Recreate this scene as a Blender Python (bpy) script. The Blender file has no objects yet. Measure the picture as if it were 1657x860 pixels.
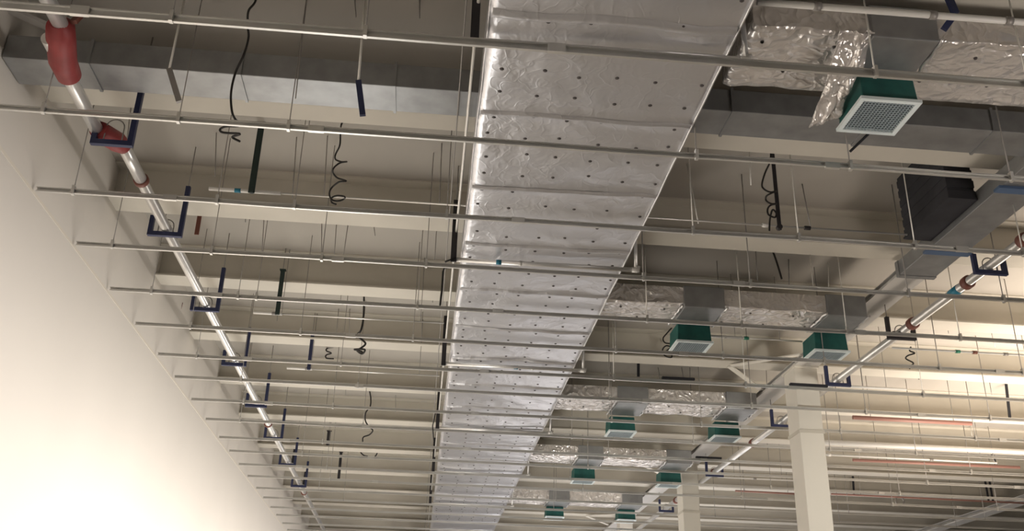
import bpy, math, random
from math import sin, cos, pi, radians
from mathutils import Vector, Matrix, noise

S = bpy.context.scene
COL = S.collection
random.seed(7)

# ------------------------------------------------------------------ camera
FPX, YAW, PIT, ROL = 1587.0, 0.0822, 0.4185, 0.028
EYE = Vector((0, 0, 1.6))
_fw = Vector((sin(YAW)*cos(PIT), cos(YAW)*cos(PIT), sin(PIT)))
_r = _fw.cross(Vector((0, 0, 1))).normalized()
_u = _r.cross(_fw)
_r2 = _r*cos(ROL) + _u*sin(ROL)
_u2 = -_r*sin(ROL) + _u*cos(ROL)
cam = bpy.data.cameras.new('camera')
cam.sensor_width = 36.0
cam.lens = FPX*36.0/1657.0
cam.clip_end = 200
co = bpy.data.objects.new('camera', cam)
COL.objects.link(co)
M3 = Matrix((_r2, _u2, -_fw)).transposed()
co.matrix_world = Matrix.Translation(EYE) @ M3.to_4x4()
S.camera = co


def ray(px, py):
    return _fw + _r2*((px-828.5)/FPX) - _u2*((py-430)/FPX)


def atz(px, py, z):
    d = ray(px, py)
    return EYE + d*((z-EYE.z)/d.z)


def aty(px, py, y):
    d = ray(px, py)
    return EYE + d*(y/d.y)


# ------------------------------------------------------------------ light
S.view_settings.view_transform = 'Standard'
S.view_settings.look = 'None'
S.view_settings.gamma = 1
S.view_settings.use_curve_mapping = False
S.view_settings.exposure = -1.0
try:
    S.cycles.use_denoising = True
    S.cycles.max_bounces = 6
    S.cycles.diffuse_bounces = 3
    S.cycles.glossy_bounces = 3
    S.cycles.caustics_reflective = False
    S.cycles.caustics_refractive = False
except Exception:
    pass
W = bpy.data.worlds.new('world')
S.world = W
W.use_nodes = True
W.node_tree.nodes['Background'].inputs[0].default_value = (0.97, 0.96, 1.0, 1)
W.node_tree.nodes['Background'].inputs[1].default_value = 0.17


def area(name, loc, target, sx, sy, power, col, spread=180):
    L = bpy.data.lights.new(name, 'AREA')
    L.shape = 'RECTANGLE'
    L.size, L.size_y, L.energy, L.color = sx, sy, power, col
    L.spread = radians(spread)
    o = bpy.data.objects.new(name, L)
    COL.objects.link(o)
    o.location = loc
    d = Vector(target)-Vector(loc)
    o.rotation_euler = d.to_track_quat('-Z', 'Y').to_euler()
    return o


# added fill lights, unseen, low in the hall and aimed up
area('fill_light', (-1.7, 15.8, 0.9), (-1.7, 16.6, 6.8), 1.6, 12.0, 480, (1.0, 0.97, 0.91))
area('fill_light', (10.4, 12.5, 0.9), (10.6, 13.5, 6.8), 3.0, 9.0, 1300, (1.0, 0.87, 0.74), 95)
area('fill_light', (6.0, 26.0, 0.9), (6.0, 27.0, 6.8), 8.0, 10.0, 1000, (1.0, 0.96, 0.95))
area('fill_light', (7.5, 5.0, 1.2), (5.5, 13.8, 4.4), 1.2, 1.2, 44, (1.0, 0.95, 0.86), 40)  # added to brighten the front of the nearest column
area('fill_light', (7.5, 3.5, 1.0), (4.2, 5.9, 6.0), 1.5, 1.5, 55, (1.0, 0.90, 0.82), 75)  # added to brighten the nearest foil branch
# added unseen fill for left wall, its upper edge of light near the carriers
area('wall_fill', (4.6, 13.5, 1.2), (-3.58, 13.5, 2.15), 36.0, 0.4, 1650, (1.0, 0.94, 0.89), 60)


# ------------------------------------------------------------------ materials
def mat(name, col, rough=0.6, metal=0.0, bump=0.0, bscale=20.0, var=0.0, vscale=3.0, stretch=(1, 1, 1), detail=4):
    m = bpy.data.materials.new(name)
    m.use_nodes = True
    nt = m.node_tree
    b = nt.nodes['Principled BSDF']
    b.inputs['Roughness'].default_value = rough
    b.inputs['Metallic'].default_value = metal
    tc = nt.nodes.new('ShaderNodeTexCoord')
    mp = nt.nodes.new('ShaderNodeMapping')
    mp.inputs['Scale'].default_value = stretch
    nt.links.new(tc.outputs['Object'], mp.inputs[0])
    if var > 0:
        n = nt.nodes.new('ShaderNodeTexNoise')
        n.inputs['Scale'].default_value = vscale
        n.inputs['Detail'].default_value = 5
        nt.links.new(mp.outputs[0], n.inputs[0])
        cr = nt.nodes.new('ShaderNodeValToRGB')
        cr.color_ramp.elements[0].position = 0.3
        cr.color_ramp.elements[1].position = 0.7
        cr.color_ramp.elements[0].color = tuple(c*(1-var) for c in col)+(1,)
        cr.color_ramp.elements[1].color = tuple(min(1, c*(1+var)) for c in col)+(1,)
        nt.links.new(n.outputs[0], cr.inputs[0])
        nt.links.new(cr.outputs[0], b.inputs['Base Color'])
    else:
        b.inputs['Base Color'].default_value = (*col, 1)
    if bump > 0:
        n2 = nt.nodes.new('ShaderNodeTexNoise')
        n2.inputs['Scale'].default_value = bscale
        n2.inputs['Detail'].default_value = detail
        nt.links.new(mp.outputs[0], n2.inputs[0])
        bp = nt.nodes.new('ShaderNodeBump')
        bp.inputs['Strength'].default_value = bump
        bp.inputs['Distance'].default_value = 0.02
        nt.links.new(n2.outputs[0], bp.inputs['Height'])
        nt.links.new(bp.outputs[0], b.inputs['Normal'])
    return m


def foil_mat(name, col, rough, strength, stretch=(1, 1, 1), edge=0.07, facet=0.15, metal=0.85):
    """aluminium foil: broad creases plus sharp crinkle ridges"""
    m = bpy.data.materials.new(name)
    m.use_nodes = True
    nt = m.node_tree
    b = nt.nodes['Principled BSDF']
    b.inputs['Base Color'].default_value = (*col, 1)
    b.inputs['Metallic'].default_value = metal
    b.inputs['Roughness'].default_value = rough
    tc = nt.nodes.new('ShaderNodeTexCoord')
    mp = nt.nodes.new('ShaderNodeMapping')
    mp.inputs['Scale'].default_value = stretch
    nt.links.new(tc.outputs['Object'], mp.inputs[0])
    a = nt.nodes.new('ShaderNodeTexNoise')
    a.inputs['Scale'].default_value = 2.2
    a.inputs['Detail'].default_value = 3
    a.inputs['Distortion'].default_value = 1.2
    nt.links.new(mp.outputs[0], a.inputs[0])
    v = nt.nodes.new('ShaderNodeTexVoronoi')
    v.feature = 'DISTANCE_TO_EDGE'
    v.inputs['Scale'].default_value = 4.0
    mx = nt.nodes.new('ShaderNodeVectorMath')
    mx.operation = 'ADD'
    nd = nt.nodes.new('ShaderNodeTexNoise')
    nd.inputs['Scale'].default_value = 3.0
    nt.links.new(mp.outputs[0], nd.inputs[0])
    nt.links.new(mp.outputs[0], mx.inputs[0])
    nt.links.new(nd.outputs[1], mx.inputs[1])
    nt.links.new(mx.outputs[0], v.inputs['Vector'])
    cr = nt.nodes.new('ShaderNodeMapRange')
    cr.inputs[1].default_value = 0.0
    cr.inputs[2].default_value = 0.08
    cr.inputs[3].default_value = 1.0
    cr.inputs[4].default_value = 0.0
    nt.links.new(v.outputs[0], cr.inputs[0])
    ad = nt.nodes.new('ShaderNodeMath')
    ad.operation = 'MULTIPLY_ADD'
    ad.inputs[1].default_value = edge
    nt.links.new(cr.outputs[0], ad.inputs[0])
    nt.links.new(a.outputs[0], ad.inputs[2])
    f1 = nt.nodes.new('ShaderNodeTexVoronoi')
    f1.inputs['Scale'].default_value = 5.5
    nt.links.new(mx.outputs[0], f1.inputs['Vector'])
    ad2 = nt.nodes.new('ShaderNodeMath')
    ad2.operation = 'MULTIPLY_ADD'
    ad2.inputs[1].default_value = facet
    nt.links.new(f1.outputs['Distance'], ad2.inputs[0])
    nt.links.new(ad.outputs[0], ad2.inputs[2])
    bp = nt.nodes.new('ShaderNodeBump')
    bp.inputs['Strength'].default_value = strength
    bp.inputs['Distance'].default_value = 0.05
    nt.links.new(ad2.outputs[0], bp.inputs['Height'])
    nt.links.new(bp.outputs[0], b.inputs['Normal'])
    return m


M = dict(
    ceiling=mat('ceiling_paint', (0.45, 0.42, 0.375), 0.9, 0, 0.1, 8, 0.08, 0.8, (1, 0.3, 1)),
    wall=mat('wall_plaster', (0.78, 0.73, 0.66), 0.9, 0, 0.05, 6, 0.02, 0.6),
    floor=mat('floor_concrete', (0.45, 0.43, 0.40), 0.8, 0, 0.1, 4, 0.08, 0.6),
    beam=mat('beam_paint', (0.66, 0.62, 0.54), 0.65, 0, 0.05, 12, 0.05, 1.5),
    primary=mat('primary_beam_paint', (0.60, 0.58, 0.55), 0.6, 0, 0.05, 12, 0.05, 1.5),
    column=mat('column_paint', (0.82, 0.78, 0.70), 0.6, 0, 0.03, 8, 0.02, 1.0),
    rail=mat('rail_steel', (0.74, 0.73, 0.70), 0.36, 0.7, 0.08, 14, 0.08, 3, (0.5, 1, 1)),
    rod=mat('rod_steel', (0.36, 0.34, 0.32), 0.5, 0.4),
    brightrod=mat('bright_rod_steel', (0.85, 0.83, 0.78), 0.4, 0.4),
    pipe=mat('pipe_steel', (0.82, 0.81, 0.79), 0.30, 0.65, 0.05, 9, 0.06, 2),
    gi=mat('duct_galvanised', (0.34, 0.345, 0.35), 0.42, 0.6, 0.15, 5, 0.12, 6),
    foil=foil_mat('duct_foil', (0.79, 0.79, 0.82), 0.36, 0.30, (1, 0.8, 1), 0.06, 0.20),
    foil2=foil_mat('branch_foil', (0.90, 0.86, 0.83), 0.27, 0.75, (1.1, 1.3, 1), 0.05, 0.7, 0.6),
    tape=mat('foil_tape', (0.80, 0.79, 0.79), 0.36, 0.85, 0.3, 12),
    red=mat('red_coupling', (0.30, 0.04, 0.04), 0.5, 0, 0.1, 10, 0.2, 5),
    maroon=mat('maroon_ring', (0.20, 0.07, 0.05), 0.5),
    blue=mat('blue_paint', (0.026, 0.034, 0.095), 0.5),
    bluelt=mat('blue_strap', (0.10, 0.16, 0.28), 0.5),
    black=mat('black_strap', (0.025, 0.022, 0.025), 0.6),
    blackgreen=mat('green_black_strap', (0.018, 0.035, 0.03), 0.6),
    cable=mat('black_cable', (0.012, 0.010, 0.009), 0.5),
    green=mat('green_neck', (0.018, 0.115, 0.10), 0.55, 0, 0.15, 10, 0.25, 5),
    white=mat('grille_white', (0.86, 0.95, 0.96), 0.5),
    grillein=mat('grille_dark', (0.06, 0.08, 0.09), 0.6),
    mesh=mat('grille_mesh_paint', (0.42, 0.50, 0.54), 0.5),
    cyan=mat('cyan_tape', (0.02, 0.22, 0.34), 0.5),
    greentape=mat('green_tape', (0.04, 0.25, 0.16), 0.5),
    pipewhite=mat('white_plastic', (0.86, 0.84, 0.80), 0.4),
    redpipe=mat('red_pipe_paint', (0.42, 0.22, 0.18), 0.5),
    pinm=mat('pin_dark', (0.10, 0.09, 0.09), 0.5, 0.3),
    darkmatte=mat('dark_matte', (0.028, 0.028, 0.034), 0.85, 0, 0.2, 6, 0.3, 3),
    board=mat('lining_board', (0.80, 0.74, 0.64), 0.9),
)


# ------------------------------------------------------------------ mesh builder
class MB:
    def __init__(s):
        s.v, s.f, s.sm = [], [], []

    def add(s, vs, fs, smooth=False):
        n = len(s.v)
        s.v += [tuple(v) for v in vs]
        s.f += [[i+n for i in f] for f in fs]
        s.sm += [smooth]*len(fs)
        return s

    def box(s, a, b):
        x0, y0, z0 = [min(p, q) for p, q in zip(a, b)]
        x1, y1, z1 = [max(p, q) for p, q in zip(a, b)]
        vs = [(x0, y0, z0), (x1, y0, z0), (x1, y1, z0), (x0, y1, z0), (x0, y0, z1), (x1, y0, z1), (x1, y1, z1), (x0, y1, z1)]
        return s.add(vs, [(0, 3, 2, 1), (4, 5, 6, 7), (0, 1, 5, 4), (1, 2, 6, 5), (2, 3, 7, 6), (3, 0, 4, 7)])

    def bar(s, p, q, w, h, up=(0, 0, 1)):
        """box-section bar from p to q"""
        p, q = Vector(p), Vector(q)
        d = (q-p).normalized()
        u = Vector(up)
        if abs(d.dot(u)) > 0.95:
            u = Vector((0, 1, 0))
        sd = d.cross(u).normalized()
        u = sd.cross(d)
        vs = []
        for c in (p, q):
            for a, b in ((-1, -1), (1, -1), (1, 1), (-1, 1)):
                vs.append(c+sd*a*w/2+u*b*h/2)
        return s.add(vs, [(3, 2, 1, 0), (4, 5, 6, 7), (0, 1, 5, 4), (1, 2, 6, 5), (2, 3, 7, 6), (3, 0, 4, 7)])

    def tube(s, pts, r, n=10, caps=True):
        pts = [Vector(p) for p in pts]
        rs = r if isinstance(r, (list, tuple)) else [r]*len(pts)
        vs, fs = [], []
        d0 = (pts[1]-pts[0]).normalized()
        u = d0.orthogonal().normalized()
        for i, p in enumerate(pts):
            if i == 0:
                d = pts[1]-pts[0]
            elif i == len(pts)-1:
                d = pts[-1]-pts[-2]
            else:
                d = pts[i+1]-pts[i-1]
            d.normalize()
            u = (u-d*u.dot(d)).normalized()
            w = d.cross(u)
            for k in range(n):
                a = 2*pi*k/n
                vs.append(p+(u*cos(a)+w*sin(a))*rs[i])
        for i in range(len(pts)-1):
            for k in range(n):
                a, b = i*n+k, i*n+(k+1) % n
                fs.append((a, b, b+n, a+n))
        s.add(vs, fs, True)
        if caps:
            m = len(s.v)-len(vs)
            s.f += [[m+k for k in reversed(range(n))], [m+len(vs)-n+k for k in range(n)]]
            s.sm += [False, False]
        return s

    def prism(s, prof, x0, x1):
        """profile of (y, z) points extruded along x"""
        n = len(prof)
        vs = [(x0, y, z) for y, z in prof]+[(x1, y, z) for y, z in prof]
        fs = [tuple(range(n)), tuple(range(2*n-1, n-1, -1))]
        fs += [(i, i+n, (i+1) % n+n, (i+1) % n) for i in range(n)]
        return s.add(vs, fs)

    def build(s, name, m, parent=None, bevel=0.0, origin=None):
        me = bpy.data.meshes.new(name)
        off = Vector(origin) if origin else Vector((0, 0, 0))
        me.from_pydata([Vector(v)-off for v in s.v], [], s.f)
        me.update()
        me.polygons.foreach_set('use_smooth', s.sm)
        me.materials.append(m)
        o = bpy.data.objects.new(name, me)
        COL.objects.link(o)
        if origin:
            o.location = off
        if parent:
            o.parent = parent
            if origin is None:
                o.location = (0, 0, 0)
        if bevel > 0:
            bv = o.modifiers.new('bevel', 'BEVEL')
            bv.width = bevel
            bv.segments = 2
            bv.limit_method = 'ANGLE'
        return o


def tag(o, label, cat, group=None, kind=None):
    o['label'] = label
    o['category'] = cat
    if group:
        o['group'] = group
    if kind:
        o['kind'] = kind
    return o


def thing(name, loc, label, cat, group=None):
    o = bpy.data.objects.new(name, None)
    o.empty_display_size = 0.1
    COL.objects.link(o)
    o.location = loc
    return tag(o, label, cat, group)


def struct(name, mb, m, **k):
    o = mb.build(name, m, **k)
    o['kind'] = 'structure'
    return o


def copy_tree(o, parent=None):
    c = o.copy()
    COL.objects.link(c)
    c.parent = parent
    for ch in list(o.children):
        copy_tree(ch, c)
    return c


CEIL, WALLX, RAILZ = 6.85, -3.58, 5.6
ORD = ['first', 'second', 'third', 'fourth', 'fifth', 'sixth', 'seventh', 'eighth', 'ninth', 'tenth', 'eleventh',
       'twelfth', 'thirteenth', 'fourteenth', 'fifteenth', 'sixteenth', 'seventeenth', 'eighteenth', 'nineteenth', 'twentieth',
       'twenty-first', 'twenty-second', 'twenty-third', 'twenty-fourth', 'twenty-fifth', 'twenty-sixth', 'twenty-seventh', 'twenty-eighth', 'twenty-ninth', 'thirtieth']

# ------------------------------------------------------------------ room shell
struct('floor', MB().box((-3.9, -14, -0.2), (30, 50, 0)), M['floor'])
struct('wall_left', MB().box((WALLX-0.3, -14, 0), (WALLX, 50, CEIL+0.3)), M['wall'])
struct('wall_far', MB().box((WALLX, 50, 0), (30, 50.3, CEIL+0.3)), M['wall'])
# profiled roof deck: shallow ribs running across the hall
deck = MB()
deck.box((WALLX, -14, CEIL+0.05), (30, 50, CEIL+0.3))
prof = []
struct('ceiling', deck, M['ceiling'])
struct('trim_1', MB().box((WALLX, -14, 5.57), (WALLX+0.003, 50, 5.60)), M['board'])

# secondary roof beams across the hall (I section)
def ibeam_profile(y, z0, z1, w, t=0.02, tw=0.016):
    h = w/2
    return [(y-h, z0), (y+h, z0), (y+h, z0+t), (y+tw/2, z0+t), (y+tw/2, z1-t), (y+h, z1-t), (y+h, z1), (y-h, z1),
            (y-h, z1-t), (y-tw/2, z1-t), (y-tw/2, z0+t), (y-h, z0+t)]


beam_ys = [3.3, 5.5, 7.7, 9.87, 12.0, 14.13, 16.4, 18.65, 21.1, 23.4, 25.6, 27.8, 30.0, 32.3, 34.5, 37.0, 39.5, 42.0]
for i, y in enumerate(beam_ys):
    struct('beam', MB().prism(ibeam_profile(y, 6.45, CEIL+0.05, 0.34), WALLX, 30), M['beam'])

# primary beams along the hall and their columns
for k, (x, ys) in enumerate(((5.57, (1.0, 49.0)), (14.4, (1.0, 49.0)))):
    mb = MB()
    w, z0, z1 = 0.36, 6.30, 6.45
    mb.box((x-w/2, ys[0], z0), (x+w/2, ys[1], z0+0.03))
    mb.box((x-0.012, ys[0], z0+0.03), (x+0.012, ys[1], z1))
    mb.box((x-0.10, ys[0], z1-0.012), (x+0.10, ys[1], z1))
    struct('beam', mb, M['primary'])
for (x, y) in ((5.56, 13.78), (5.56, 20.5), (5.56, 27.2), (5.56, 33.9), (14.4, 20.7), (14.4, 27.4), (14.4, 34.1)):
    mb = MB()
    mb.box((x-0.18, y-0.22, 0.0), (x+0.18, y+0.22, 6.28))
    c = struct('column', mb, M['column'], bevel=0.012)
    struct('column_cap_plate', MB().box((x-0.19, y-0.27, 6.27), (x+0.19, y+0.27, 6.30)), M['column'], parent=c)
    struct('column_clamp', MB().box((x-0.19, y-0.235, 5.28), (x+0.19, y+0.235, 5.33)), M['beam'], parent=c)

# flat knee braces between secondary and primary beams
for y in (14.13, 20.9, 27.8):
    for sgn in (-1, 1):
        p = (4.60, y+0.03*sgn, 6.43)
        q = (5.38, y+0.90*sgn, 6.36)
        o = MB().bar(p, q, 0.085, 0.02).build('knee_brace', M['column'])
        side = 'nearer' if sgn < 0 else 'farther'
        which = {14.13: 'the nearest white column', 20.9: 'the second white column', 27.8: 'the third white column'}[y]
        tag(o, 'pale flat steel brace, the %s of the two meeting left of %s' % (side, which), 'brace', 'roof braces beside the columns')
o = MB().bar(atz(-12, 3, 6.62), atz(92, 50, 6.50), 0.09, 0.03).build('knee_brace', M['primary'])
tag(o, 'grey diagonal brace in the top left corner behind the steel pipe', 'brace', 'roof braces beside the columns')

# ------------------------------------------------------------------ main foil duct
DX0, DX1, DZ0, DZ1 = 0.24, 1.96, 5.85, 6.13
DY0, DY1 = 3.0, 40.0
duct = thing('main_air_duct', (1.1, 3.0, DZ0), 'wide foil-wrapped main air duct running the length of the hall over the carriers', 'air duct')
OFF = Vector((-1.1, -3.0, -DZ0))


def ph(parent, o):
    """keep world placement of a mesh written in world coordinates"""
    o.parent = parent
    o.location = o.location-parent.location
    return o


def sag(x, y):
    """billowed insulation: swells between the seams"""
    n = noise.noise(Vector((x*1.3, y*1.1, 0)))*0.018 + noise.noise(Vector((x*4, y*3.2, 5)))*0.007 + noise.noise(Vector((x*9, y*2.2, 9)))*0.004
    s = (y-5.35) % 1.22
    s = min(s, 1.22-s)
    n -= 0.016*math.exp(-(s/0.05)**2)*(0.6+0.6*noise.noise(Vector((x*3, y*0.1, 2))))
    return n


def foil_box(name, x0, x1, y0, y1, z0, z1, m, sx=0.06, sy=0.06, amp=1.0, parent=None, fn=None):
    """wrapped rectangular tube with billowed bottom and sides (open mesh closed by end caps)"""
    nx = max(2, int((x1-x0)/sx))
    ny = max(2, int((y1-y0)/sy))
    fn = fn or sag
    ring = []
    for i in range(nx+1):
        ring.append(('b', x0+(x1-x0)*i/nx, z0))
    nz = 4
    for i in range(1, nz+1):
        ring.append(('r', x1, z0+(z1-z0)*i/nz))
    for i in range(1, nx+1):
        ring.append(('t', x1-(x1-x0)*i/nx, z1))
    for i in range(1, nz):
        ring.append(('l', x0, z1-(z1-z0)*i/nz))
    n = len(ring)
    vs, fs = [], []
    for j in range(ny+1):
        y = y0+(y1-y0)*j/ny
        for k, x, z in ring:
            d = fn(x, y)*amp
            e = noise.noise(Vector((x*2+z*5, y*2.1, 3)))*0.014*amp
            if k == 'b':
                w = min(1, min(x-x0, x1-x)/0.03)
                vs.append((x + (0 if w >= 1 else (e if x-x0 < 0.01 or x1-x < 0.01 else 0)), y, z+d*w+(0.006*(1-w))))
            elif k == 'r':
                vs.append((x+e, y, z))
            elif k == 'l':
                vs.append((x+e, y, z))
            else:
                vs.append((x, y, z))
    for j in range(ny):
        for i in range(n):
            a, b = j*n+i, j*n+(i+1) % n
            fs.append((a, b, b+n, a+n))
    mb = MB().add(vs, fs, True)
    mb.f += [list(reversed(range(n))), [ny*n+i for i in range(n)]]
    mb.sm += [False, False]
    return mb


d = foil_box('foil_wrap', DX0, DX1, DY0, DY1, DZ0, DZ1, M['foil']).build('foil_wrap', M['foil'])
ph(duct, d)
# lengthwise tape, cross seams
mb = MB()
ys = [DY0+0.1*i for i in range(int((DY1-DY0)/0.1))]
vs, fs = [], []
for y in ys:
    xc = 1.53+0.015*sin(y*1.7)
    for dx in (-0.022, 0.022):
        vs.append((xc+dx, y, DZ0+sag(xc+dx, y)-0.0015))
for i in range(len(ys)-1):
    fs.append((2*i, 2*i+1, 2*i+3, 2*i+2))
o = MB().add(vs, fs, True).build('seam_tape', M['foil'])
ph(duct, o)
y = 5.35
while y < 30:
    vs, fs = [], []
    nx = 44
    w = 0.030 if y > 6 else 0.05
    for i in range(nx+1):
        x = DX0+0.02+(DX1-DX0-0.04)*i/nx
        wob = 0.022*noise.noise(Vector((x*2.6, y, 1)))
        for dy, dz in ((-w, 0.001), (-w*0.3, -0.016), (w*0.3, -0.016), (w, 0.001)):
            yy = y+dy+wob
            vs.append((x, yy, DZ0+sag(x, yy)+dz-0.002))
    for i in range(nx):
        for k in range(3):
            a = i*4+k
            fs.append((a, a+4, a+5, a+1))
    o = MB().add(vs, fs, True).build('flange_seam', M['foil'])
    ph(duct, o)
    y += 1.22
# bright folded edge along both lower corners
for x, r in ((DX0+0.002, 0.006), (DX1-0.002, 0.009)):
    pts = [(x+0.008*noise.noise(Vector((x, y*2, 7))), y, DZ0+0.006+0.008*noise.noise(Vector((x, y*3, 8)))) for y in [DY0+0.12*i for i in range(300)]]
    ph(duct, MB().tube(pts, r, 6).build('folded_edge', M['tape']))
# insulation pins
pin_spots = []
yy = 4.75
row = 0
while yy < 26:
    for k in range(6):
        x = 0.36+0.30*k+random.uniform(-.035, .035)
        if x > 1.9:
            continue
        pin_spots.append((x, yy+random.uniform(-.05, .05)))
    yy += 0.31
    row += 1
pm = MB()
pm.tube([(0, 0, 0.004), (0, 0, -0.004), (0, 0, -0.009)], [0.017, 0.016, 0.007], 8)
p0 = None
rest = MB()
for i, (x, y) in enumerate(pin_spots):
    z = DZ0+sag(x, y)
    if i < 100:
        if p0 is None:
            p0 = pm.build('insulation_pin', M['pinm'], duct)
            p0.location = (x-1.1, y-3, z-DZ0)
        else:
            c = p0.copy()
            COL.objects.link(c)
            c.location = (x-1.1, y-3, z-DZ0)
    else:
        rest.tube([(x, y, z+0.004), (x, y, z-0.004), (x, y, z-0.009)], [0.017, 0.016, 0.007], 6)
o = rest.build('insulation_pin', M['pinm'])
o['kind'] = 'stuff'
ph(duct, o)

# trapeze supports below the duct
for i, (y, hl) in enumerate(((5.60, 0), (9.33, 1), (12.81, 2), (16.3, 3), (19.8, 4), (23.3, 5))):
    z = 5.79
    if True:
        lab = ['conduit crossbar under the foil duct at the top edge of the photo',
               'bright conduit crossbar with blue tape under the duct middle',
               'second conduit crossbar down the duct, beside two green diffusers',
               'third conduit crossbar along the foil duct', 'fourth conduit crossbar along the foil duct',
               'farthest conduit crossbar under the foil duct'][i]
        t = thing('duct_hanger', (1.1, y, z), lab, 'duct hanger', 'crossbars carrying the foil duct')
        ph(t, MB().tube([(0.14, y, z), (2.08, y-0.02, z)], 0.024, 12).build('crossbar', M['pipe']))
        ph(t, MB().tube([(2.08, y-0.02, z-0.024), (2.08, y-0.02, 6.30), (2.08, y-0.02, CEIL+0.05)], 0.020, 10).build('upright', M['pipe']))
        ph(t, MB().tube([(2.035, y-0.02, z), (2.10, y-0.02, z), (2.10, y-0.02, z+0.04)], 0.029, 10).build('elbow', M['pipewhite']))
        ph(t, MB().box((0.125, y-0.025, z-0.03), (0.185, y-0.005, 6.48 if i else 6.40)).build('strap', M['black']))
        ph(t, MB().tube([(0.155, y-0.015, 6.38), (0.155, y-0.015, CEIL+0.05)], 0.007, 6).build('rod', M['rod']))
        if i in (1, 2):
            xb = 0.60 if i == 1 else 1.12
            ph(t, MB().tube([(xb, y-0.004, z), (xb+0.055, y-0.005, z)], 0.027, 12).build('tape_band', M['cyan']))
            ph(t, MB().tube([(xb+0.24, y-0.006, z), (xb+0.27, y-0.006, z)], 0.028, 10).build('clip', M['pipewhite']))
# thin conduits running beside the duct
for x, z, r, m, lab in ((0.17, 6.10, 0.013, 'brightrod', 'thin pale conduit running along the left side of the foil duct'),
                        (0.085, 6.16, 0.006, 'rod', 'thin dark wire running along the left side of the foil duct')):
    o = MB().tube([(x, 3, z), (x, 8, z+.01), (x, 15, z-.01), (x, 32, z)], r, 8).build('conduit', M[m])
    tag(o, lab, 'conduit')
# short black cable tails by the hangers
for n, (pts, lab) in enumerate((
        ([(720, 424), (728, 421), (737, 417)], 'short black cable tail curling off the duct hanger with blue tape'),
        ([(735, 432), (719, 434), (717, 440), (715, 470), (712, 495)], 'short straight black cable hanging left of the foil duct'),
        ([(709, 660), (705, 668), (700, 690), (702, 714)], 'short curved black cable hanging beside the far duct'))):
    yv = (9.3, 9.6, 15.5)[n]
    o = MB().tube([aty(a, b, yv) for a, b in pts], 0.009 if n != 1 else .011, 6).build('cable', M['cable'])
    tag(o, lab, 'cable')

# ------------------------------------------------------------------ galvanised cross duct and side duct
g = thing('galvanised_duct', (-1.6, 7.03, 6.2), 'plain galvanised duct crossing the hall above the foil duct', 'air duct')
ph(g, MB().box((WALLX+0.01, 6.84, 6.20), (5.19, 7.22, 6.42)).build('duct_casing', M['gi'], bevel=0.006))
for x in (-2.9, -1.7, -0.45, 0.9, 2.4, 3.6, 4.7):
    ph(g, MB().box((x-0.012, 6.825, 6.19), (x+0.012, 7.235, 6.43)).build('flange', M['gi']))
g2 = thing('galvanised_duct', (5.40, 8.2, 6.12), 'galvanised side duct running back under the primary beam at the right', 'air duct')
ph(g2, MB().box((5.20, 6.6, 6.12), (5.62, 9.77, 6.29)).build('duct_casing', M['gi'], bevel=0.006))
ph(g2, MB().box((5.19, 9.72, 6.11), (5.63, 9.79, 6.295)).build('end_cap', M['gi'], bevel=0.004))
ph(g2, MB().box((5.16, 9.00, 6.09), (5.66, 9.10, 6.118)).build('strap', M['bluelt']))
ph(g2, MB().box((5.16, 7.60, 6.09), (5.66, 7.70, 6.118)).build('strap', M['bluelt']))
# dark flexible connector into the roof
f = thing('flexible_connector', (5.05, 8.5, 6.3), 'dark rubber duct connector dropping from the roof beside the side duct', 'duct connector')
mb = MB()
n = 6
for i in range(n):
    z0 = 6.20+(CEIL+0.05-6.20)*i/n
    z1 = 6.20+(CEIL+0.05-6.20)*(i+1)/n
    mb.box((4.90, 8.02, z0), (5.185, 8.95, z0+(z1-z0)*0.7))
    mb.box((4.905, 8.03, z0+(z1-z0)*0.7), (5.18, 8.94, z1))
ph(f, mb.build('bellows', M['darkmatte'], bevel=0.004))
ph(f, MB().box((4.89, 8.01, 6.18), (5.19, 8.96, 6.20)).build('collar', M['darkmatte']))

# ------------------------------------------------------------------ foil branch ducts with green diffusers
def bsag(x, y):
    return noise.noise(Vector((x*3.0, y*4.0, 20)))*0.022 + noise.noise(Vector((x*8.5+y*4, y*7.0, 30)))*0.010


branches = [(5.50, 6.25, 'nearest'), (10.80, 11.38, 'second'), (15.0, 15.70, 'third'), (19.05, 19.70, 'fourth'), (23.6, 24.3, 'farthest')]
for i, (y0, y1, w) in enumerate(branches):
    yc = (y0+y1)/2
    t = thing('branch_duct', (3.6, yc, 6.05), '%s crumpled foil branch duct leaving the right side of the main duct' % w, 'air duct', 'foil branch ducts')
    mb = foil_box('f', 1.98 if i else 2.13, 5.16, y0, y1, 6.05, 6.27, M['foil2'], 0.045, 0.05, 1.0, fn=bsag)
    ph(t, mb.build('foil_wrap', M['foil2']))
    for xn in (3.02, 4.80):
        # darker grey band of the duct over each neck
        ph(t, MB().box((xn-0.03, y0-0.03, 6.005), (xn+0.47, y1+0.03, 6.285)).build('neck_band', M['gi'], bevel=0.01))
        for xe in (xn-0.06, xn+0.49):
            pts = []
            for k in range(26):
                yy = y0-0.035+(y1-y0+0.07)*k/25
                pts.append((xe+0.022*noise.noise(Vector((xe*3, yy*11, 4))), yy, 6.02+0.02*noise.noise(Vector((xe, yy*13, 6)))))
            ph(t, MB().tube(pts, [0.012+0.012*abs(noise.noise(Vector((xe, k*.7, 1)))) for k in range(26)], 6).build('foil_fold', M['tape']))
    # pins
    for k in range(12 if i < 3 else 0):
        x = 2.25+0.27*(k % 10)
        y = y0+0.18 + (0.33 if k % 2 else 0)
        if 2.95 < x < 3.5 or 4.75 < x < 5.3 or x > 5.0:
            continue
        ph(t, MB().tube([(x, y, 6.06+bsag(x, y)), (x, y, 6.038+bsag(x, y))], [0.017, 0.012], 7).build('insulation_pin', M['pinm']))

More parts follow.
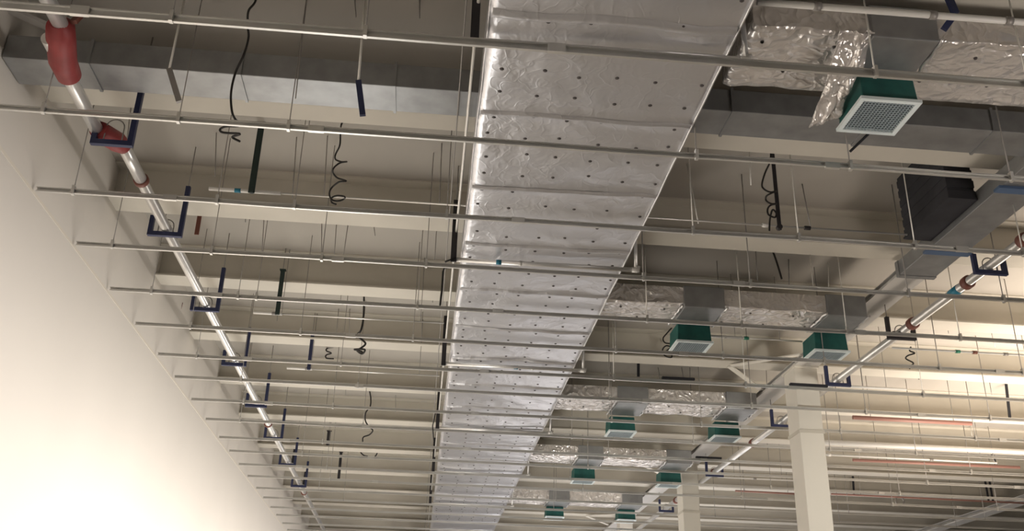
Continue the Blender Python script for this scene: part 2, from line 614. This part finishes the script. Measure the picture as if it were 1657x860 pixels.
# hanging torn foil flap on the nearest branch
nu, nv = 26, 26
vs, fs = [], []
A, B = Vector((2.74, 5.46, 6.03)), Vector((3.00, 5.46, 6.03))
C, D = Vector((2.84, 6.38, 5.80)), Vector((3.03, 6.30, 5.84))
for j in range(nv):
    for i in range(nu):
        u, v = i/(nu-1), j/(nv-1)
        p = A.lerp(B, u).lerp((C.lerp(D, u)), v)
        sg = sin(v*pi)
        p = p+Vector((0.03*noise.noise(Vector((u*3, v*5, 1))), 0, -0.05*sg+0.05*noise.noise(Vector((u*4+v*2, v*5, 2)))+0.02*noise.noise(Vector((u*11, v*9, 3)))))
        vs.append(p)
for j in range(nv-1):
    for i in range(nu-1):
        a = j*nu+i
        fs.append((a, a+1, a+nu+1, a+nu))
o = MB().add(vs, fs, True).build('foil_flap', M['foil2'])
sd = o.modifiers.new('s', 'SOLIDIFY')
sd.thickness = 0.004
br0 = [q for q in bpy.data.objects if q.name == 'branch_duct'][0]
ph(br0, o)


def make_diffuser():
    t = thing('ceiling_diffuser', (0, 0, 0), 'x', 'air diffuser', 'green-necked diffusers under the foil branches')
    w = 0.215
    # tapered open neck with a rolled rim
    nk = MB()
    nk.add([(-w, -w, 0.02), (w, -w, 0.02), (w, w, 0.02), (-w, w, 0.02), (-w+.01, -w+.01, 0.25), (w-.01, -w+.01, 0.25), (w-.01, w-.01, 0.25), (-w+.01, w-.01, 0.25)],
           [(0, 3, 2, 1), (4, 5, 6, 7), (0, 1, 5, 4), (1, 2, 6, 5), (2, 3, 7, 6), (3, 0, 4, 7)])
    nk.build('neck', M['green'], t, bevel=0.008)
    rim = MB()
    for a, b in (((-w-.02, -w-.02), (w+.02, -w+.015)), ((-w-.02, w-.015), (w+.02, w+.02)), ((-w-.02, -w+.015), (-w+.015, w-.015)), ((w-.015, -w+.015), (w+.02, w-.015))):
        rim.box((a[0], a[1], -0.012), (b[0], b[1], 0.014))
    fr = rim.build('grille_frame', M['white'], t)
    g_ = MB()
    k = 15
    for i in range(1, k):
        c = -w+0.015+(2*w-0.03)*i/k
        g_.box((c-0.0025, -w+0.013, -0.003), (c+0.0025, w-0.013, 0.003))
        g_.box((-w+0.013, c-0.0025, -0.003), (w-0.013, c+0.0025, 0.003))
    g_.build('grille_mesh', M['mesh'], fr)
    MB().box((-w+.004, -w+.004, 0.012), (w-.004, w-.004, 0.018)).build('damper_plate', M['grillein'], t)
    return t


dif0 = make_diffuser()
spots = [(3.27, 6.09, 5.75, 'large green-necked diffuser with white mesh grille hanging nearest, at the top right'),
         (3.24, 11.5, 5.75, 'green-necked diffuser with a black cable coil at its side, on the second branch'),
         (5.02, 11.55, 5.75, 'green-necked diffuser beside the nearest white column, on the second branch'),
         (3.22, 15.98, 5.75, 'left green-necked diffuser on the third foil branch'),
         (5.00, 15.98, 5.75, 'right green-necked diffuser on the third foil branch'),
         (3.22, 19.9, 5.75, 'left green-necked diffuser on the fourth foil branch'),
         (5.00, 19.9, 5.75, 'right green-necked diffuser on the fourth foil branch'),
         (3.22, 24.4, 5.75, 'left green-necked diffuser on the farthest foil branch'),
         (5.00, 24.4, 5.75, 'right green-necked diffuser on the farthest foil branch'),
         ]
for i, (x, y, z, lab) in enumerate(spots):
    o = dif0 if i == 0 else copy_tree(dif0)
    o.location = (x, y, z)
    o['label'] = lab

# ------------------------------------------------------------------ ceiling carriers with hanger rods
rail_ys = [5.36, 6.61, 7.95, 9.07, 10.25, 11.33, 12.47, 13.44, 14.58, 15.70, 16.9, 17.92, 19.0, 20.1, 21.3, 22.4, 23.6, 24.7, 25.9, 27.0, 28.2, 29.3, 30.5, 31.6, 32.8, 34.0]
rods = {0: [-1.82, -0.57, 2.9, 4.0], 1: [-3.04, -2.04, -1.21, 1.99, 3.25, 4.6], 2: [-3.23, -1.99, -1.31, 0.05, 2.32, 3.32, 4.44, 5.5],
        3: [-3.2, -2.24, -1.16, -0.12, 2.1, 3.22, 4.91, 5.95], 4: [-3.1, -2.17, -1.97, -0.2, 2.4, 3.5, 4.74, 6.1],
        5: [-2.9, -1.6, -0.25, 2.25, 3.6, 4.9, 6.4, 7.5]}
clip_m = MB().box((-0.012, -0.03, -0.035), (0.012, 0.012, 0.05))
clip0 = None
rod_mesh = None
for i, y in enumerate(rail_ys):
    x0 = -3.545
    x1 = 24.0
    lab = 'thin galvanised ceiling carrier hung across the hall, %s from the top of the photo' % ORD[i]
    if i == 0:
        lab = 'galvanised ceiling carrier crossing the very top of the photo, ahead of the red coupling'
    t = thing('ceiling_carrier', (0, y, RAILZ), lab, 'ceiling rail', 'galvanised carriers of the suspended ceiling')
    h = 0.022 if i else 0.03
    p = [(0.010, -h), (0.010, h), (-0.012, h), (-0.012, h-0.008), (-0.008, h-0.008), (-0.008, h-0.003), (0.007, h-0.003), (0.007, -h+0.003), (-0.008, -h+0.003), (-0.008, -h+0.008), (-0.012, -h+0.008), (-0.012, -h)]
    # slight sag and waviness along the run
    nseg = 40
    mb = MB()
    n = len(p)
    vs, fs = [], []
    for k in range(nseg+1):
        x = x0+(x1-x0)*k/nseg
        dz = 0.012*noise.noise(Vector((x*0.5, y*3, 0)))
        dy = 0.012*noise.noise(Vector((x*0.4, y*3, 9)))
        vs += [(x, a+dy, b+dz) for a, b in p]
    for k in range(nseg):
        for q in range(n):
            a, b = k*n+q, k*n+(q+1) % n
            fs.append((a, a+n, b+n, b))
    fs += [tuple(range(n)), tuple(reversed([nseg*n+q for q in range(n)]))]
    mb.add(vs, fs).build('channel', M['rail'], t)
    rx = rods.get(i) or [x+0.25*sin(i*2.3+x) for x in ((-2.8, -1.2, 2.6, 4.4, 6.5, 8.4, 10.6, 12.8) if i < 10 else (-2.0, 3.0, 6.8, 9.6, 12.4)) if i < 16]
    if i in rods and i > 1:
        rx = rx+[8.7+0.3*i*0.2]
    if rod_mesh is None:
        rod_mesh = [MB().tube([(0, 0, 0), (0.0, 0, (CEIL+0.05-RAILZ))], 0.005, 6) for _ in range(1)][0]
    for x in rx:
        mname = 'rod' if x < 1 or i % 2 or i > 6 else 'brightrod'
        # a rod keeps clear of ducts and beams
        on_beam = any(abs(y-b) < 0.18 for b in beam_ys)
        top = 6.45-RAILZ if on_beam else CEIL+0.05-RAILZ
        if x > 5.35 and x < 5.8:
            top = 6.30-RAILZ
        r = MB().tube([(0, 0, 0.0), (0, 0, top)], 0.0045 if x < 1 else 0.006, 6).build('hanger_rod', M[mname], t)
        r.location = (x, -0.0, 0)
        if clip0 is None:
            clip0 = clip_m.build('clip', M['rail'], r)
            clip0.location = (0, 0, 0)
        elif i < 14:
            c = clip0.copy()
            COL.objects.link(c)
            c.parent = r
    # splices
    for x in ((-1.0, 3.1, 7.2, 11.3) if i % 2 else (-2.4, 0.7, 4.9, 9.1)):
        if i < 14:
            s_ = MB().box((-0.06, -0.016, -h-0.004), (0.06, 0.014, h+0.004)).build('splice', M['rail'], t)
            s_.location = (x, 0, 0)

# ------------------------------------------------------------------ sprinkler mains
def usupport(x_long, x_short, y, label, group, mat_='blue', z=5.86, top=6.42, bolts=False, roof=CEIL+0.05):
    t = thing('pipe_bracket', ((x_long+x_short)/2, y, z), label, 'pipe bracket', group)
    w = 0.045
    a, b = sorted((x_long, x_short))
    ph(t, MB().box((a-w/2, y-w/2, z-w/2), (b+w/2, y+w/2, z+w/2)).build('base_bar', M[mat_]))
    ph(t, MB().box((x_long-w/2, y-w/2, z+w/2), (x_long+w/2, y+w/2, top)).build('long_arm', M[mat_]))
    ph(t, MB().box((x_short-w/2, y-w/2, z+w/2), (x_short+w/2, y+w/2, z+0.20)).build('short_arm', M[mat_]))
    ph(t, MB().tube([(x_long, y, top-0.02), (x_long, y, roof)], 0.006, 6).build('hanger_rod', M['rod']))
    xm = (a+b)/2
    pts = [(xm+0.075*cos(q*pi/8), y, 5.955+0.075*sin(q*pi/8)) for q in range(0, 9)]
    ph(t, MB().tube([(xm+0.075, y, z)]+pts+[(xm-0.075, y, z)], 0.006, 6).build('u_bolt', M['rod']))
    if bolts:
        for k in range(3):
            ph(t, MB().tube([(a+0.05+0.08*k, y-0.03, z+0.02), (a+0.05+0.08*k, y-0.03, z+0.07)], 0.02, 8).build('nut', M[mat_]))
    return t


pl = thing('sprinkler_pipe', (-2.8, 3, 5.95), 'round galvanised sprinkler main beside the cream left wall', 'pipe')
low = 0.13
ph(pl, MB().tube([(-2.80, 3, 5.955), (-2.80, 6.10, 5.955)], 0.055, 20).build('pipe_length', M['pipe']))
ph(pl, MB().tube([(-2.925, 6.15, 5.93), (-2.945, 7.55, 5.93)], 0.055, 20).build('pipe_length', M['pipe']))
ph(pl, MB().tube([(-2.80, 7.68, 5.95), (-2.80, 8.3, 5.95)], 0.055, 20).build('pipe_length', M['pipe']))
ph(pl, MB().tube([(-2.80, 8.34, 5.95), (-2.78, 38, 5.95)], 0.052, 20).build('pipe_length', M['pipe']))
ph(pl, MB().tube([(-2.81, 5.98, 5.955), (-2.81, 6.02, 5.955), (-2.81, 6.04, 5.955), (-2.85, 6.18, 5.95), (-2.91, 6.42, 5.93), (-2.925, 6.62, 5.93), (-2.925, 6.63, 5.93)],
                 [0.060, 0.068, 0.098, 0.104, 0.102, 0.092, 0.06], 20).build('coupling', M['red']))
ph(pl, MB().bar((-2.72, 6.02, 5.99), (-2.70, 6.10, 6.16), 0.05, 0.03).build('coupling_bolt', M['maroon']))
ph(pl, MB().tube([(-2.93, 7.40, 5.93), (-2.92, 7.45, 5.93), (-2.83, 7.62, 5.94), (-2.80, 7.72, 5.95)], [0.075, 0.09, 0.09, 0.065], 18).build('coupling', M['red']))
for y in (8.32, 17.2, 23.5):
    ph(pl, MB().tube([(-2.80, y-.03, 5.95), (-2.80, y-.02, 5.95), (-2.80, y+.02, 5.95), (-2.80, y+.03, 5.95)], [0.058, 0.070, 0.070, 0.058], 18).build('coupling', M['maroon']))
pr = thing('sprinkler_pipe', (5.82, 3, 5.95), 'round sprinkler main with bright underside on the right, past the primary beam', 'pipe')
ph(pr, MB().tube([(5.82, 3, 5.95), (5.82, 38, 5.95)], 0.052, 20).build('pipe_length', M['pipe']))
for y in (8.36, 9.45, 10.75, 14.9, 16.9, 19.4, 22.5):
    ph(pr, MB().tube([(5.82, y-.05, 5.95), (5.82, y-.04, 5.95), (5.82, y+.04, 5.95), (5.82, y+.05, 5.95)], [0.056, 0.074, 0.074, 0.056], 18).build('coupling', M['maroon']))
ph(pr, MB().tube([(5.82, 9.62, 5.95), (5.82, 9.80, 5.95)], 0.055, 18).build('tape_band', M['cyan']))
lefts = [(7.40, 'first blue U-shaped bracket on the left pipe, just below the red coupling'),
         (9.30, 'second blue U-shaped bracket down the left pipe'), (11.42, 'third blue U-shaped bracket down the left pipe'),
         (13.57, 'fourth blue U-shaped bracket down the left pipe'), (15.73, 'fifth blue U-shaped bracket down the left pipe'),
         (17.9, 'sixth blue U-shaped bracket down the left pipe'), (20.1, 'seventh blue U-shaped bracket down the left pipe'),
         (22.3, 'eighth blue U-shaped bracket down the left pipe')]
for y, lab in lefts:
    usupport(-2.64, -2.94, y, lab, 'blue brackets on the left sprinkler main', z=5.80 if y < 8 else 5.86)
rights = [(8.97, 'first blue bracket down the right pipe, nearest the side duct end'), (11.03, 'second bracket down the right pipe, with a row of dark nuts'),
          (13.02, 'third bracket on the right pipe, right beside the nearest white column'), (15.36, 'fourth bracket on the right pipe, just left of the nearest white column'),
          (19.3, 'fifth bracket on the right pipe, far left of the nearest white column'), (23.4, 'farthest bracket on the right pipe by the second white column')]
for k, (y, lab) in enumerate(rights):
    usupport(5.64, 5.96, y, lab, 'blue brackets on the right sprinkler main', 'black' if k == 1 else 'blue', bolts=(k == 1), top=6.13 if k else 6.06, roof=6.30 if k else 6.08)
t = thing('pipe_hook', atz(1546, 20, 6.02), 'bent blue hook holding the pale pipe at the top right', 'pipe bracket')
h0, h1, h2 = aty(1533, -8, 5.30), aty(1546, 22, 5.30), aty(1527, 48, 5.36)
ph(t, MB().bar(h0, h1, 0.045, 0.035, up=(0, 1, 0)).build('upper_arm', M['blue']))
ph(t, MB().bar(h1, h2, 0.045, 0.035, up=(0, 1, 0)).build('lower_arm', M['blue']))
ph(t, MB().tube([h0, (h0.x, h0.y, CEIL+0.05)], 0.007, 6).build('rod', M['rod']))
# pale pipe across the top right corner
a, b = atz(1225, 3, 6.0), atz(1657, 36, 6.0)
b = b+(b-a)*0.6
o = thing('water_pipe', a, 'pale round pipe crossing the top right corner of the photo', 'pipe')
ph(o, MB().tube([a, b], 0.024, 12).build('pipe_length', M['pipewhite']))
for f_ in (0.13, 0.40, 0.58):
    q = a.lerp(b, f_)
    ph(o, MB().tube([q, q+(b-a).normalized()*0.05], 0.031, 12).build('coupling', M['rod']))

# ------------------------------------------------------------------ branch pipes across the hall
def branch_pipe(y, x0, x1, z, lab, bands, r=0.014, white_to=None, m='pipewhite'):
    t = thing('sprinkler_branch_pipe', (x0, y, z), lab, 'pipe', 'thin branch pipes across the hall')
    if white_to:
        ph(t, MB().tube([(x0, y, z), (white_to, y, z)], r*1.35, 10).build('sleeve', M[m]))
    ph(t, MB().tube([((white_to or x0), y, z), (x1, y, z)], r*0.75 if white_to else r, 8).build('pipe_length', M['rail' if white_to else m]))
    if x0 > 3 or z < 6.1:
        for x in (x0+0.35, x1-0.3):
            ph(t, MB().tube([(x, y, z), (x, y, CEIL+0.05)], 0.0045, 5).build('hanger_rod', M['rod']))
    for x, mm in bands:
        ph(t, MB().tube([(x, y, z), (x+0.06, y, z)], r*1.6, 10).build('band', M[mm]))
    return t


branch_pipe(8.80, -2.30, 4.85, 6.157, 'thin branch pipe with a white sleeved end and blue band beside the green-black strap', [(-2.05, 'cyan'), (3.75, 'black'), (3.3, 'pipewhite')], white_to=-1.6)
branch_pipe(11.80, -2.28, 0.12, 6.0, 'thin branch pipe with a short white sleeved end under the second dark strap', [(-2.05, 'rod')], white_to=-1.92)
branch_pipe(14.05, -2.12, 0.12, 6.0, 'thin branch pipe with a short white sleeved end under the third dark strap', [(-1.85, 'rod')], white_to=-1.75)
branch_pipe(11.72, 3.55, 4.80, 6.0, 'short white branch pipe with a green band between the two nearest paired diffusers', [(3.72, 'pipewhite'), (4.02, 'greentape')], white_to=4.0)
branch_pipe(11.5, 5.90, 13.0, 5.9, 'long white branch pipe with green and red bands right of the right sprinkler main', [(6.75, 'greentape'), (6.98, 'maroon'), (7.4, 'rod'), (7.75, 'rod')])
branch_pipe(8.37, 5.88, 9.0, 6.0, 'brownish branch pipe leaving the right sprinkler main at the photo edge', [], m='beam', r=0.018)
branch_pipe(19.6, 5.95, 7.6, 5.9, 'short bright branch pipe beyond the fifth right pipe bracket', [(6.7, 'rod')])
branch_pipe(17.3, 7.3, 10.6, 5.9, 'white branch pipe ending in mid air, right of the nearest white column', [(7.35, 'pipewhite'), (9.3, 'rod')], r=0.018)
branch_pipe(13.2, 5.9, 6.9, 5.9, 'short white branch pipe passing behind the nearest white column', [], r=0.02)
branch_pipe(16.6, 7.0, 12.3, 5.95, 'thick pale pipe stub ending near the right photo edge', [], r=0.045)
for (a, b, lab, r) in (((1380, 676), (1572, 686), 'dull red pipe running right of the nearest white column', 0.035),
                       ((1190, 795), (1290, 800), 'thin red pipe low in the photo, left of the nearest white column', 0.022),
                       ((1345, 800), (1660, 815), 'thin red and grey pipe low in the photo, right of the nearest column', 0.022),
                       ((1380, 745), (1650, 757), 'faded red pipe under the thick pale stub at the right', 0.03)):
    z = 6.1
    p, q = atz(*a, z), atz(*b, z)
    t = thing('red_pipe', p, lab, 'pipe', 'red pipes across the right of the hall')
    ph(t, MB().tube([p, q], r, 10).build('pipe_length', M['redpipe']))
    for f_ in (0.15, 0.85):
        c = p.lerp(q, f_)
        ph(t, MB().tube([c, (c.x, c.y, CEIL+0.05)], 0.006, 5).build('hanger_rod', M['rod']))
# round bare ring hanging on the low red pipe
_a, _b = atz(1345, 800, 6.1), atz(1660, 815, 6.1)
p = _a.lerp(_b, 0.345)-Vector((0, 0, 0.09))
pts = [p+Vector((0.10*cos(q*pi/10), 0, 0.10*sin(q*pi/10))) for q in range(21)]
o = MB().tube(pts, 0.018, 6).build('pipe_clamp_ring', M['rod'])
tag(o, 'dark round clamp ring hanging on the low red pipe at the right', 'clamp')

# ------------------------------------------------------------------ hanging straps
def strap(x, y, z0, z1, w, m, lab, tilt=0.0):
    t = thing('hanging_strap', (x, y, z1), lab, 'hanger strap', 'dark straps hanging from the roof')
    mb = MB()
    mb.bar((x, y, z1), (x+tilt, y, z0), w, 0.012, up=(0, 1, 0))
    ph(t, mb.build('flat_bar', M[m]))
    ph(t, MB().box((x-w*.7, y-0.03, z1-0.012), (x+w*.7, y+0.03, z1)).build('fixing_plate', M[m]))
    if z1 < CEIL:
        ph(t, MB().tube([(x, y, z1-.01), (x, y, CEIL+0.05)], 0.006, 6).build('rod', M['rod']))
    ph(t, MB().tube([(x+tilt, y-0.02, z0+0.03), (x+tilt, y+0.03, z0+0.03)], 0.028, 10).build('pipe_ring', M[m]))
    return t


strap(-1.87, 8.72, 6.10, CEIL+0.05, 0.062, 'blackgreen', 'large green-black flat strap holding the nearest thin branch pipe')
strap(-1.98, 11.78, 5.98, 6.60, 0.055, 'blackgreen', 'short dark strap above the second sleeved branch pipe end')
strap(-1.80, 14.02, 5.98, 6.55, 0.05, 'blue', 'short dark blue strap beside the small black cable coil')
strap(-1.98, 19.7, 6.2, 6.5, 0.07, 'black', 'small black strap high between far carriers, right of the left pipe')
strap(-1.90, 22.0, 5.98, 6.60, 0.06, 'black', 'long thin black strap far off, right of the left pipe')
strap(3.34, 8.44, 5.93, CEIL+0.05, 0.038, 'black', 'thin black strap hung with looped cable right of the foil duct')
# blue-black pieces on rods
for (rod_t, bar_t, bar_b, y, lab, m) in (((590, 10), (580, 131), (587, 187), 6.45, 'pale rod ending in a blue-black angle bar in front of the galvanised duct', 'blue'),
                                          ((296, 10), (274, 112), (290, 165), 6.70, 'pale rod ending in a dark slanted angle bar, left of the blue one', 'rod')):
    a, b, c = aty(*rod_t, y), aty(*bar_t, y), aty(*bar_b, y)
    t = thing('hanger_bar', a, lab, 'hanger')
    a2 = a+(a-b).normalized()*0.6
    k = (CEIL+0.05-b.z)/(a2.z-b.z)
    a2 = b+(a2-b)*k
    ph(t, MB().tube([a2, b], 0.010, 8).build('rod', M['brightrod']))
    ph(t, MB().bar(b, c, 0.045, 0.03, up=(0, 1, 0)).build('angle_bar', M[m]))
# dark strips lying on the carriers beneath the diffusers
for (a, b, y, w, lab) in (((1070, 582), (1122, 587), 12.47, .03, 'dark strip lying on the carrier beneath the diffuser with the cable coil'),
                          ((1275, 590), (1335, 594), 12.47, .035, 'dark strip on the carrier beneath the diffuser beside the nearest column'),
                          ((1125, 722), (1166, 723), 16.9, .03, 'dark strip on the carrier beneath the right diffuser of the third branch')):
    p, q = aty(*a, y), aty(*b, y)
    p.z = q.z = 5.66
    o = MB().box((p.x, y-0.03, 5.628), (q.x, y+0.03, 5.628+w)).build('dark_strip', M['darkmatte'])
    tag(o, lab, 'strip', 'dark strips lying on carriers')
# angled rod at the first diffuser
a, b = aty(1405, 217, 6.35), aty(1376, 245, 6.35)
o = MB().tube([a, b], 0.012, 6).build('angle_rod', M['darkmatte'])
o = tag(o, 'short dark slanted rod just beneath the nearest green-necked diffuser', 'rod')
# dark upright rods at the far right
for (a, b, y, lab) in (((1628, 622), (1634, 676), 14.5, 'dark upright bar between bright carriers near the right edge'),
                       ((1594, 778), (1600, 812), 21.0, 'left one of the twin dark bars at the lower right'),
                       ((1601, 778), (1607, 812), 21.0, 'right one of the twin dark bars at the lower right'),
                       ((1640, 815), (1648, 840), 23.0, 'dark bar in the lower right corner of the photo'),
                       ((1380, 770), (1382, 803), 21.0, 'dark upright bar just right of the nearest white column'),
                       ((1033, 589), (1033, 610), 13.4, 'short dark upright bar in the gap below the second branch')):
    y = atz(*a, CEIL+0.05).y
    o = MB().bar(aty(*a, y), aty(*b, y), 0.045, 0.02, up=(0, 1, 0)).build('upright_bar', M['darkmatte'])
    tag(o, lab, 'bar', 'dark bars hanging from the roof')
# dark patches of fixings on the left wall side
for i_, (a, b, y, w, lab) in enumerate((((326, 332), (318, 380), 9.9, .05, 'rusty hanging strip between second blue bracket and the green-black strap'),
                          ((292, 490), (284, 520), 11.9, .07, 'rusty torn strip hanging near the wall by the third blue bracket'),
                          ((306, 583), (302, 607), 13.7, .06, 'left one of two rusty strips hanging close to the left wall'),
                          ((319, 587), (315, 609), 13.7, .06, 'right one of two rusty strips hanging close to the left wall'),
                          ((410, 735), (407, 765), 20, .06, 'thin rusty strip low in the photo close to the left wall'),
                          ((479, 720), (474, 750), 19.5, .08, 'dark strip close to the far end of the left pipe'),
                          ((496, 760), (492, 785), 22, .08, 'dark strip just right of the far left pipe end'))):
    y = min(atz(*a, CEIL+0.05).y, y*(1.12 if i_ < 5 else 2))
    if i_ == 4:
        y = 21.0
    o = MB().bar(aty(*a, y), aty(*b, y), w, 0.012, up=(0, 1, 0)).build('rusty_strip', M['maroon' if w < .08 else 'darkmatte'])
    tag(o, lab, 'strip', 'rusty strips hanging from the roof')

# ------------------------------------------------------------------ loose rods and wires hanging from the roof
loose = [(480, 222, 473, 320), (530, 220, 524, 318), (715, 232, 711, 330), (427, 357, 424, 408), (521, 340, 520, 412), (545, 356, 541, 412),
         (563, 364, 556, 412), (693, 374, 690, 420), (707, 365, 703, 421), (604, 358, 607, 382), (398, 340, 397, 360), (496, 0, 478, 160), (574, 0, 576, 28),
         (679, 0, 679, 30), (553, 463, 551, 488), (548, 500, 544, 545), (566, 500, 565, 540), (684, 460, 683, 485), (700, 452, 700, 490), (684, 505, 682, 552),
         (1112, 265, 1130, 362), (1298, 298, 1312, 370), (1212, 220, 1215, 300), (1222, 395, 1226, 455), (1310, 405, 1316, 465), (1276, 420, 1277, 465), (1340, 425, 1341, 470),
         (1530, 505, 1535, 540), (1600, 520, 1610, 562), (1600, 612, 1605, 640), (1570, 690, 1573, 706), (1240, 600, 1241, 625), (1065, 595, 1068, 615), (1103, 595, 1107, 618),
         (215, 150, 205, 230), (350, 215, 348, 285), (505, 150, 500, 205), (488, 170, 486, 195),
         (640, 640, 640, 668), (560, 610, 559, 640), (450, 500, 448, 520), (1450, 700, 1452, 720), (1390, 725, 1391, 745), (1452, 748, 1453, 768), (1565, 748, 1567, 768), (1605, 720, 1615, 760)]
for i, (x0, y0, x1, y1) in enumerate(loose):
    zt = CEIL+0.05
    a = atz(x0, y0, zt)
    if a.y > 34:
        continue
    b = aty(x1, y1, a.y)
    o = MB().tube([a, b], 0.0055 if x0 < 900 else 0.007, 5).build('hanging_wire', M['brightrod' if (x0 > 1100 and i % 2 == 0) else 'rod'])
    tag(o, 'thin steel wire hanging loose from the roof deck', 'wire', 'thin wires hanging loose from the roof')


# ------------------------------------------------------------------ black cables
def catmull(pts, n=8):
    out = []
    P = [pts[0]]+pts+[pts[-1]]
    for i in range(1, len(P)-2):
        for k in range(n):
            t = k/n
            a, b, c, d = P[i-1], P[i], P[i+1], P[i+2]
            out.append(0.5*((2*b)+(c-a)*t+(2*a-5*b+4*c-d)*t*t+(3*b-a-3*c+d)*t*t*t))
    out.append(P[-2])
    return out


def cable(pix, y, r, lab, m='cable', group='coiled black cables hanging from the roof', dy=0.05, hang=True):
    """hanging cable; coils swing a little in depth"""
    if hang:
        y = atz(*pix[0], CEIL+0.06).y
        r = r*1.1
    pts = []
    for k, (a, b) in enumerate(pix):
        pts.append(aty(a, b, y+dy*sin(k*1.9)))
    o = MB().tube(catmull(pts), r, 7).build('coiled_cable', M[m])
    tag(o, lab, 'cable', group)
    return o


cable([(428, -110), (420, -40), (414, 0), (402, 18), (401, 42), (402, 62), (394, 90), (381, 118), (374, 150), (375, 178), (380, 192), (388, 200), (385, 204), (365, 205), (356, 210),
       (362, 215), (388, 217), (376, 222), (388, 229)], 6.74, 0.0095, 'long black cable ending in a small coil, in front of the galvanised duct', hang=False)
cable([(560, 194), (553, 200), (551, 215), (550, 235), (543, 250), (543, 258), (552, 262), (561, 262), (550, 264), (540, 272), (539, 280), (546, 288), (560, 293),
       (548, 295), (536, 305), (533, 315), (538, 324), (550, 325), (558, 321), (556, 318), (545, 317), (536, 321), (537, 328), (544, 331)], 8.1, 0.008,
      'coiled black cable in the middle of the nearest left roof bay')
cable([(589, 476), (589, 490), (588, 515), (584, 535), (578, 543), (588, 552), (591, 558), (580, 566), (574, 566), (590, 566), (586, 573), (578, 568), (586, 570)], 12.2, 0.013,
      'black cable with a tight knot, above the small dark coil in the left bays')
cable([(540, 562), (530, 564), (528, 568), (536, 572), (528, 575), (528, 580), (540, 581)], 13.6, 0.011, 'small black coil shaped like a figure three beside a blue strap')
cable([(598, 633), (600, 645), (599, 658), (592, 668), (591, 680), (596, 690), (603, 697), (598, 704), (588, 708), (587, 715)], 16.5, 0.012, 'wavy thin black cable crossing two far carriers')
cable([(583, 721), (581, 728), (588, 737), (598, 739), (607, 739), (611, 732)], 19.5, 0.014, 'curled end of black cable beneath the wavy one')
cable([(571, 768), (575, 771), (580, 771)], 22.0, 0.02, 'tiny black cable end low in the left bays')
cable([(1258, 232), (1254, 240), (1248, 246), (1246, 262), (1238, 280), (1233, 298), (1236, 306), (1246, 311), (1256, 310), (1248, 313), (1240, 318), (1240, 325), (1248, 330),
       (1256, 330), (1246, 333), (1242, 340), (1244, 348), (1254, 352), (1256, 345), (1250, 340), (1246, 355), (1245, 374)], 8.40, 0.0085, 'looped black cable tied to the thin strap right of the foil duct')
cable([(1245, 386), (1249, 402), (1257, 425), (1265, 452)], 9.8, 0.011, 'straight black cable tail hanging below the looped cable')
cable([(1474, 562), (1472, 568), (1480, 572), (1469, 576), (1466, 581), (1478, 588), (1473, 593), (1472, 597)], 11.5, 0.010, 'coiled cable hanging from the white branch pipe at the right', hang=False)
cable([(1473, 605), (1484, 603), (1476, 608), (1484, 608), (1487, 614)], 12.6, 0.010, 'small cable end below the coil at the right')
cable([(1088, 530), (1079, 540), (1073, 548), (1076, 555), (1086, 557), (1088, 562), (1078, 560), (1072, 567), (1076, 576), (1086, 579), (1086, 574), (1076, 571), (1084, 564)], 11.6, 0.010,
      'black cable coil hanging beside the left diffuser of the second branch')
cable([(1592, 718), (1596, 728), (1606, 738), (1612, 750)], 18.2, 0.012, 'thin kinked cable low at the right edge')
